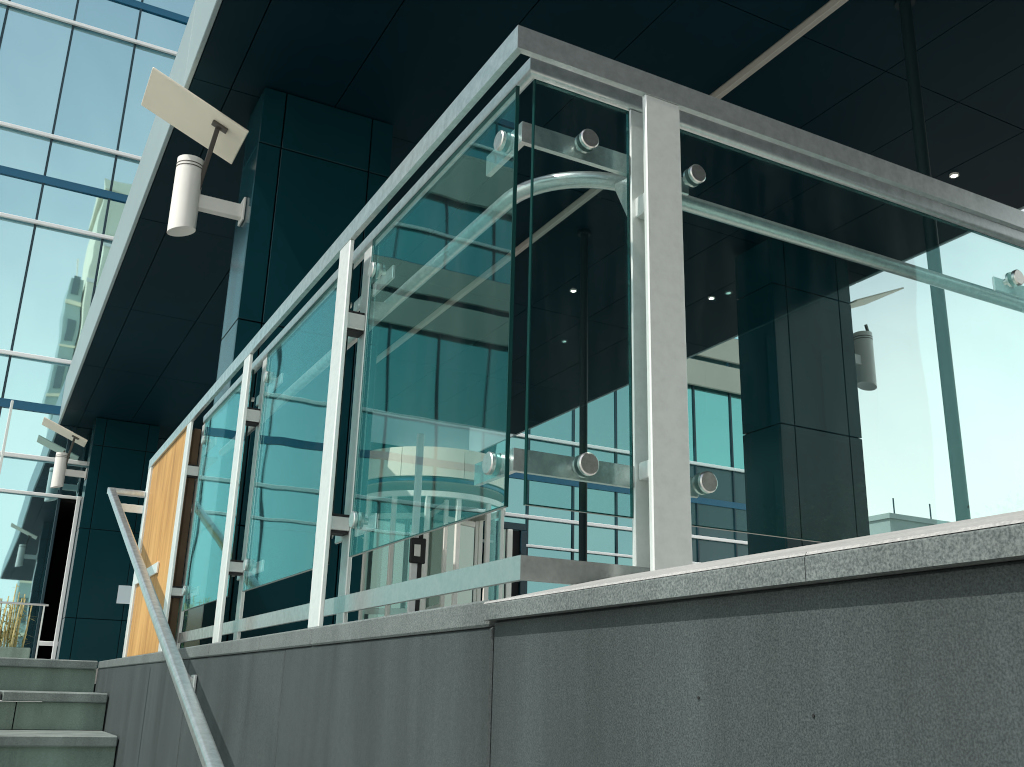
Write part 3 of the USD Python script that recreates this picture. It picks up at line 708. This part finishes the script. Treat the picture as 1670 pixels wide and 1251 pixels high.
for k in range(9):
    obj('floor_band', box(-0.04, 0.89, 0.002, 0.08, 2.0 + k * 2.9, 2.2 + k * 2.9), TOWER, tb2)
    obj('window', box(0.2, 0.65, 0.001, 0.05, 2.6 + k * 2.9, 4.0 + k * 2.9), TGLASS, tb2)
obj('mast', tube([(0.4, -1, 27.0), (0.4, -1, 29.0)], 0.06, 8), WHITE, tb2)

wg = thing('office_wing', 'dark glazed office wing behind the camera, mirrored in the right glass', 'building', (6.5, -24, GROUND))
obj('wall', box(0, 16.0, 0, 9.0, 0.002, 15.0), plain('wing_wall', (0.006, 0.018, 0.022), 0.6), wg)
for k in range(8):
    for j in range(4):
        obj('window', box(0.4 + k * 1.95, 1.95 + k * 1.95, 9.001, 9.04, 1.0 + j * 3.6, 3.4 + j * 3.6), MULL, wg)
obj('parapet', box(-0.1, 16.1, -0.1, 9.1, 15.002, 15.5), FASCIA, wg)

BARK = plain('tree_bark', (0.09, 0.065, 0.045), 0.9, noise=9.0, amp=0.4)
TLEAF = mat('tree_leaf', {'g': ('geometry', {}), 'w': ('noise_texture', {'scale': 1.6, 'detail': 3.0}),
    'r': ('rgb_ramp', {'ramp': [(0.3, (0.018, 0.045, 0.015)), (0.7, (0.06, 0.11, 0.035))]}),
    'd': ('principled_bsdf', {'roughness': 0.5}), 't': ('translucent_bsdf', {'color': (0.06, 0.12, 0.03)}), 'x': ('mix_closure', {'fac': 0.3})},
    [('g.position', 'w.vector'), ('w.fac', 'r.fac'), ('r.color', 'd.base_color'), ('d.BSDF', 'x.closure1'), ('t.BSDF', 'x.closure2')], surface='x.closure')
def make_tree(label, loc):
    t = thing('plaza_tree', label, 'tree', loc, group='trees behind the camera')
    trunk = [tube([(0, 0, 0), (0.05, 0.02, 1.2), (0.0, 0.06, 2.6), (0.08, 0.0, 4.2)], [0.14, 0.11, 0.085, 0.04], 10)]
    cs = []
    for k in range(9):
        a = k * 2.4; z0 = 1.9 + 0.26 * k; L = 1.7 - 0.1 * k
        e = np.array([math.cos(a) * L, math.sin(a) * L, z0 + 0.9]); trunk.append(tube([(0.02, 0.03, z0), e * [0.55, 0.55, 1] - [0, 0, 0.35], e], [0.05, 0.035, 0.012], 7)); cs += [e, e * [0.6, 0.6, 1.05]]
    obj('trunk', join(*trunk), BARK, t, smooth=40)
    V, F = [], []
    for c in cs:
        for _ in range(170):
            d = rng.normal(0, 0.36, 3); d[2] *= 0.75; p = c + d; a, b2 = rng.normal(0, 1, 3), rng.normal(0, 1, 3)
            a /= np.linalg.norm(a); b2 = np.cross(a, b2); b2 /= np.linalg.norm(b2); L = rng.uniform(0.09, 0.15)
            n = len(V); V += [p, p + a * L * 0.5 + b2 * L * 0.28, p + a * L, p + a * L * 0.5 - b2 * L * 0.28]; F += [[n, n + 1, n + 2], [n, n + 2, n + 3]]
    obj('crown', trimesh.Trimesh(np.array(V), np.array(F), process=False), TLEAF, t)
    return t
tr = make_tree('slender leafy tree behind the camera, mirrored in the small corner pane', (7.6, -9.0, GROUND))
dup(tr, (13.2, -9.6, GROUND), 70, 'leafy tree behind the camera, mirrored over the right column')
dup(tr, (17.5, -8.4, GROUND), 190, 'leafy tree behind the camera, mirrored at the right edge')
